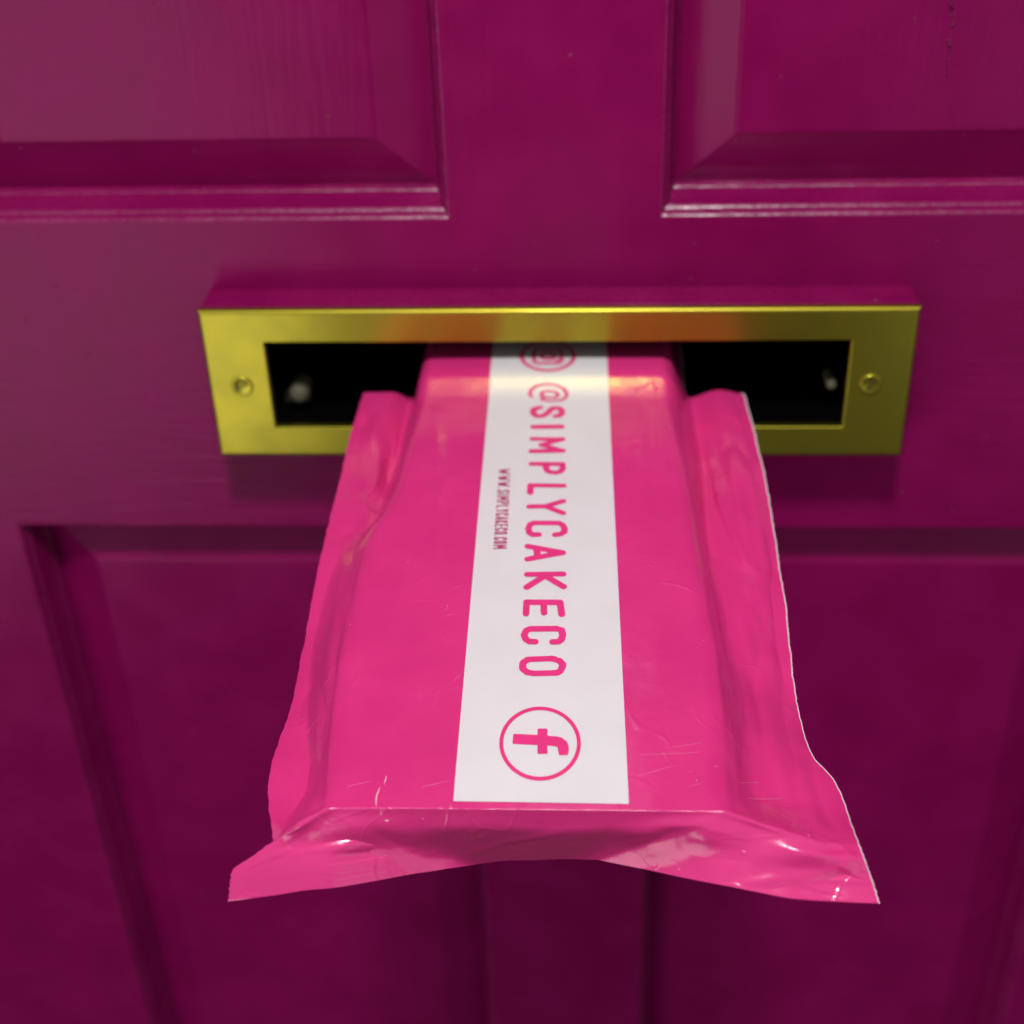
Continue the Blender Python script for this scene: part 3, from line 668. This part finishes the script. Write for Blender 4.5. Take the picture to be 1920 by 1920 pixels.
def glyph_mesh(name, strokes, w, h, stroke, cell, aff, mat, parent, lift, wob=0.0, seed=0, widths=None, inset=True, square=None):
    rnd = np.random.RandomState(seed)
    segs = []
    for si, st in enumerate(strokes):
        p = np.array(st, float) * np.array([max(w - stroke, 0.01), h - stroke]) + stroke / 2 if inset else np.array(st, float) * np.array([w, h])
        if wob:
            p = p + rnd.randn(*p.shape) * wob
            if len(st) > 2 and st[0] == st[-1]:
                p[-1] = p[0]
        sw = (widths[si] if widths else stroke) / 2
        for a, b in zip(p[:-1], p[1:]):
            segs.append((a, b, sw * (1 + (rnd.rand() - 0.5) * 0.10 * (wob > 0)), bool(square and square[si])))
    pad = stroke * 0.7
    gx = np.arange(-pad, w + pad + cell, cell); gy = np.arange(-pad, h + pad + cell, cell)
    X, Y = np.meshgrid(gx, gy, indexing='ij')
    D = np.full(X.shape, 1e9)
    for a, b, sw, sq in segs:
        d = b - a; l2 = d @ d + 1e-9
        t = np.clip(((X - a[0]) * d[0] + (Y - a[1]) * d[1]) / l2, 0, 1)
        if sq:
            L = math.sqrt(l2); e = d / L; m = (a + b) / 2; r = 2.5
            al = np.abs((X - m[0]) * e[0] + (Y - m[1]) * e[1]) - L / 2 + r
            ac = np.abs((X - m[0]) * e[1] - (Y - m[1]) * e[0]) - sw + r
            D = np.minimum(D, np.hypot(np.maximum(al, 0), np.maximum(ac, 0)) + np.minimum(np.maximum(al, ac), 0) - r)
        else:
            D = np.minimum(D, np.hypot(X - a[0] - t * d[0], Y - a[1] - t * d[1]) - sw)
    verts, faces, key = [], [], {}
    def vid(k, x, y):
        if k not in key:
            key[k] = len(verts); verts.append((x, y))
        return key[k]
    inside = D < 0
    ii, jj = np.nonzero(inside[:-1, :-1] | inside[1:, :-1] | inside[1:, 1:] | inside[:-1, 1:])
    for i, j in zip(ii.tolist(), jj.tolist()):
        cs = ((i, j), (i + 1, j), (i + 1, j + 1), (i, j + 1))
        poly = []
        for q in range(4):
            a, b = cs[q], cs[(q + 1) % 4]
            da, db = D[a], D[b]
            if da < 0:
                poly.append(vid(a, gx[a[0]], gy[a[1]]))
            if (da < 0) != (db < 0):
                t = da / (da - db)
                poly.append(vid((min(a, b), max(a, b)), gx[a[0]] + t * (gx[b[0]] - gx[a[0]]), gy[a[1]] + t * (gy[b[1]] - gy[a[1]])))
        if len(poly) >= 3:
            faces.append(poly)
    ox, oy, ux, uy, vx, vy = aff
    out = []
    for x, y in verts:
        X_ = (ox + x * ux + y * vx) / 1000; Y_ = (oy + x * uy + y * vy) / 1000
        out.append((X_, Y_, top_z(X_, Y_) + lift))
    return link_mesh(name, out, faces, mat, parent)

GLYPHS = [["IG", 114.0, 106, -15.7784, -0.4556, 0.0071, -0.2426, 0.2286, -0.0017],
 ["@", 74.9, 77, -10.8748, -35.5713, 0.0045, -0.168, 0.2207, -0.0008],
 ["S", 42.8, 67, -9.4112, -51.1881, 0.0067, -0.2275, 0.2166, -0.0006],
 ["I", 13.8, 66, -8.8303, -65.9005, 0.007, -0.2371, 0.2131, -0.0003],
 ["M", 51.5, 69, -8.8695, -75.6091, 0.0068, -0.2315, 0.2089, -0.0],
 ["P", 40.4, 70, -8.3476, -93.8043, 0.0067, -0.225, 0.2038, 0.0003],
 ["L", 36.2, 75, -8.3448, -108.8644, 0.0065, -0.2197, 0.1994, 0.0006],
 ["Y", 47.3, 76, -8.1223, -119.0947, 0.0066, -0.2198, 0.196, 0.0008],
 ["C", 44.5, 79, -7.9206, -133.3362, 0.0066, -0.2198, 0.1918, 0.0011],
 ["A", 47.4, 78.5, -7.6213, -147.259, 0.0067, -0.2197, 0.1875, 0.0013],
 ["K", 45.0, 81, -7.2203, -163.2762, 0.0067, -0.2194, 0.1828, 0.0016],
 ["E", 41.4, 80, -6.9251, -178.6112, 0.0068, -0.2161, 0.1783, 0.0018],
 ["C", 43.9, 85, -6.8575, -192.3637, 0.0067, -0.2126, 0.1742, 0.002],
 ["O", 45.2, 88.0, -6.7986, -207.2878, 0.0067, -0.2094, 0.1697, 0.0023],
 ["F", 151.8, 153.0, -11.4974, -230.7715, 0.0066, -0.2021, 0.1595, 0.0027]]
URL = [["W", 16.6, 23.1, -19.5747, -98.8348, 0.012, -0.2244, 0.2038, 0.0004],
 ["W", 14.9, 23.4, -19.4851, -103.5587, 0.012, -0.2227, 0.2024, 0.0005],
 ["W", 14.3, 23.6, -19.4088, -107.8022, 0.012, -0.2211, 0.2012, 0.0006],
 [".", 5.0, 23.7, -19.3023, -111.5685, 0.0119, -0.2201, 0.2003, 0.0006],
 ["S", 9.4, 23.9, -19.2949, -113.127, 0.0119, -0.22, 0.1997, 0.0006],
 ["I", 5.4, 24.0, -19.2339, -115.647, 0.012, -0.2201, 0.1991, 0.0007],
 ["M", 12.8, 24.1, -19.2371, -117.4066, 0.012, -0.2201, 0.1983, 0.0007],
 ["P", 8.9, 24.3, -19.1599, -120.8878, 0.012, -0.2201, 0.1974, 0.0008],
 ["L", 8.7, 24.4, -19.1168, -123.3837, 0.0121, -0.2201, 0.1966, 0.0008],
 ["Y", 8.6, 24.6, -19.0744, -125.8406, 0.0121, -0.2202, 0.1959, 0.0009],
 ["C", 8.5, 24.7, -19.0327, -128.2611, 0.0121, -0.2202, 0.1952, 0.0009],
 ["A", 8.3, 24.9, -18.9917, -130.6475, 0.0121, -0.2202, 0.1945, 0.001],
 ["K", 8.2, 25.0, -18.9514, -133.0018, 0.0122, -0.2202, 0.1938, 0.001],
 ["E", 8.1, 25.1, -18.9116, -135.3257, 0.0122, -0.2202, 0.1931, 0.0011],
 ["C", 8.0, 25.3, -18.8724, -137.6206, 0.0122, -0.2202, 0.1924, 0.0011],
 ["O", 7.9, 25.4, -18.8338, -139.8877, 0.0123, -0.2202, 0.1917, 0.0011],
 [".", 4.2, 25.5, -18.7802, -142.0132, 0.0123, -0.2201, 0.1912, 0.0012],
 ["C", 7.8, 25.6, -18.7757, -143.3041, 0.0123, -0.2201, 0.1907, 0.0012],
 ["O", 7.7, 25.7, -18.7383, -145.506, 0.0123, -0.2201, 0.19, 0.0012],
 ["M", 10.8, 25.9, -18.7147, -147.7815, 0.0123, -0.2201, 0.1892, 0.0013]]
for gi, (ch, w, h, *aff) in enumerate(GLYPHS):
    if ch == 'IG':
        glyph_mesh('camera_icon', STROKES['IG'], w, h, 8.0, 1.2, aff, INK, band, 0.00030, 0.0, gi)
    elif ch == 'F':
        glyph_mesh('icon_ring', STROKES['RING'], w, h, 7.5, 1.2, aff, INK, band, 0.00030, 0.0, gi)
        # the letter inside the ring: a stem that hooks over, and a crossbar
        glyph_mesh('letter', [[(0.450, 0.165), (0.475, 0.60)], [(0.472, 0.56), (0.484, 0.69), (0.498, 0.74), (0.525, 0.772), (0.565, 0.783), (0.60, 0.784)], [(0.565, 0.783), (0.670, 0.783)], [(0.310, 0.530), (0.658, 0.530)]],
                   w, h, 20.0, 1.0, aff, INK, band, 0.00030, 0.2, gi, widths=[21, 20.5, 18, 18.5], inset=False, square=[1, 0, 1, 1])
    else:
        name = 'at_sign' if ch == '@' else 'letter'
        st = {'@': 7.5, 'I': 13.0}.get(ch, 13.0 if gi > 8 else 12.3)
        glyph_mesh(name, STROKES[ch], w, h, min(st, w * 0.98), 0.9, aff, INK, band, 0.00030, 0.55, gi)
for gi, (ch, w, h, *aff) in enumerate(URL):
    glyph_mesh('small_letter', STROKES[ch], w, h, 3.0, 0.5, aff, INK_DARK, band, 0.00030, 0.12, 50 + gi)

# white slivers paint in highlights on film wrinkles; the thinner ones are scratches
GLINTS_AND_SCRATCHES = [[[[-43.24, -258.79, 0.17], [-43.51, -261.15, 0.0], [-43.77, -263.5, -0.18]], 0.13],
 [[[-44.19, -259.74, 0.1], [-44.45, -262.1, -0.07]], 0.12],
 [[[-44.76, -263.99, -0.22], [-45.35, -267.76, -0.49], [-44.99, -271.38, -0.7]], 0.14],
 [[[-43.74, -271.98, -0.94], [-43.5, -272.41, -3.04]], 0.13],
 [[[-42.63, -272.85, -4.5], [-41.96, -272.9, -4.81], [-41.39, -272.75, -4.53]], 0.13],
 [[[-41.66, -268.64, -0.57], [-41.14, -268.63, -0.57]], 0.13],
 [[[-40.62, -268.62, -0.57], [-39.59, -268.6, -0.58]], 0.16],
 [[[64.55, -239.5, -10.19], [64.6, -243.0, -10.18], [64.27, -246.5, -9.99]], 0.14],
 [[[63.48, -204.0, -11.7], [61.7, -213.0, -8.25], [60.06, -221.0, -5.3]], 0.08],
 [[[-20.67, -257.35, 0.42], [-19.7, -256.88, 0.46]], 0.1],
 [[[-58.83, -256.44, -0.28], [-54.89, -255.46, 0.28], [-51.47, -254.49, 0.38]], 0.05],
 [[[-57.12, -265.07, -0.43], [-51.98, -263.12, -0.16], [-47.09, -261.65, -0.04]], 0.05],
 [[[-40.82, -266.75, -0.43], [-32.77, -263.89, -0.2], [-24.31, -261.1, 0.09]], 0.06],
 [[[-44.06, -255.93, 0.36], [-41.52, -254.97, 0.42], [-38.92, -254.48, 0.46]], 0.045],
 [[[-36.99, -258.3, 0.23], [-34.99, -257.35, 0.3], [-32.95, -256.88, 0.35]], 0.05],
 [[[38.64, -247.03, 0.72], [47.58, -245.01, 0.71], [56.12, -242.0, -1.19]], 0.045],
 [[[30.6, -250.05, 0.65], [36.98, -249.55, 0.64], [44.85, -249.05, 0.6], [52.48, -247.04, 0.23]], 0.05],
 [[[29.66, -258.76, 0.26], [35.31, -256.39, 0.36], [41.6, -254.0, 0.44]], 0.05],
 [[[44.15, -256.84, 0.27], [52.16, -254.0, -0.03], [63.26, -244.5, -9.13]], 0.05],
 [[[44.17, -262.37, -0.04], [48.1, -260.97, -0.01], [51.94, -259.59, -0.22]], 0.05],
 [[[58.11, -256.4, -4.02], [67.65, -248.49, -11.43], [77.28, -246.47, -13.17]], 0.045],
 [[[61.68, -259.84, -6.93], [72.97, -254.0, -12.39], [85.83, -248.47, -15.06]], 0.06],
 [[[80.24, -263.76, -11.81], [81.97, -262.06, -12.64], [83.13, -260.92, -13.18]], 0.06],
 [[[-23.25, -267.81, -20.18], [-14.63, -270.67, -12.11], [-3.73, -271.72, -8.09], [6.46, -271.82, -6.24]], 0.045],
 [[[-11.21, -268.75, -16.32], [-3.39, -270.37, -12.42], [4.67, -271.3, -9.91]], 0.04]]
for pts, wd in GLINTS_AND_SCRATCHES:
    p = np.array(pts, float) / 1000.0
    q = pchip(np.arange(len(p), dtype=float), p, np.linspace(0, len(p) - 1, 8 * len(p))) if len(p) > 2 else p
    r = np.full(len(q), wd / 1000.0) * np.sin(np.linspace(0.4, math.pi - 0.3, len(q)))
    ribbon('painted_glint' if wd > 0.07 else 'fine_scratch', q, r, GLINT if wd > 0.07 else SCRATCH, parcel, 5)
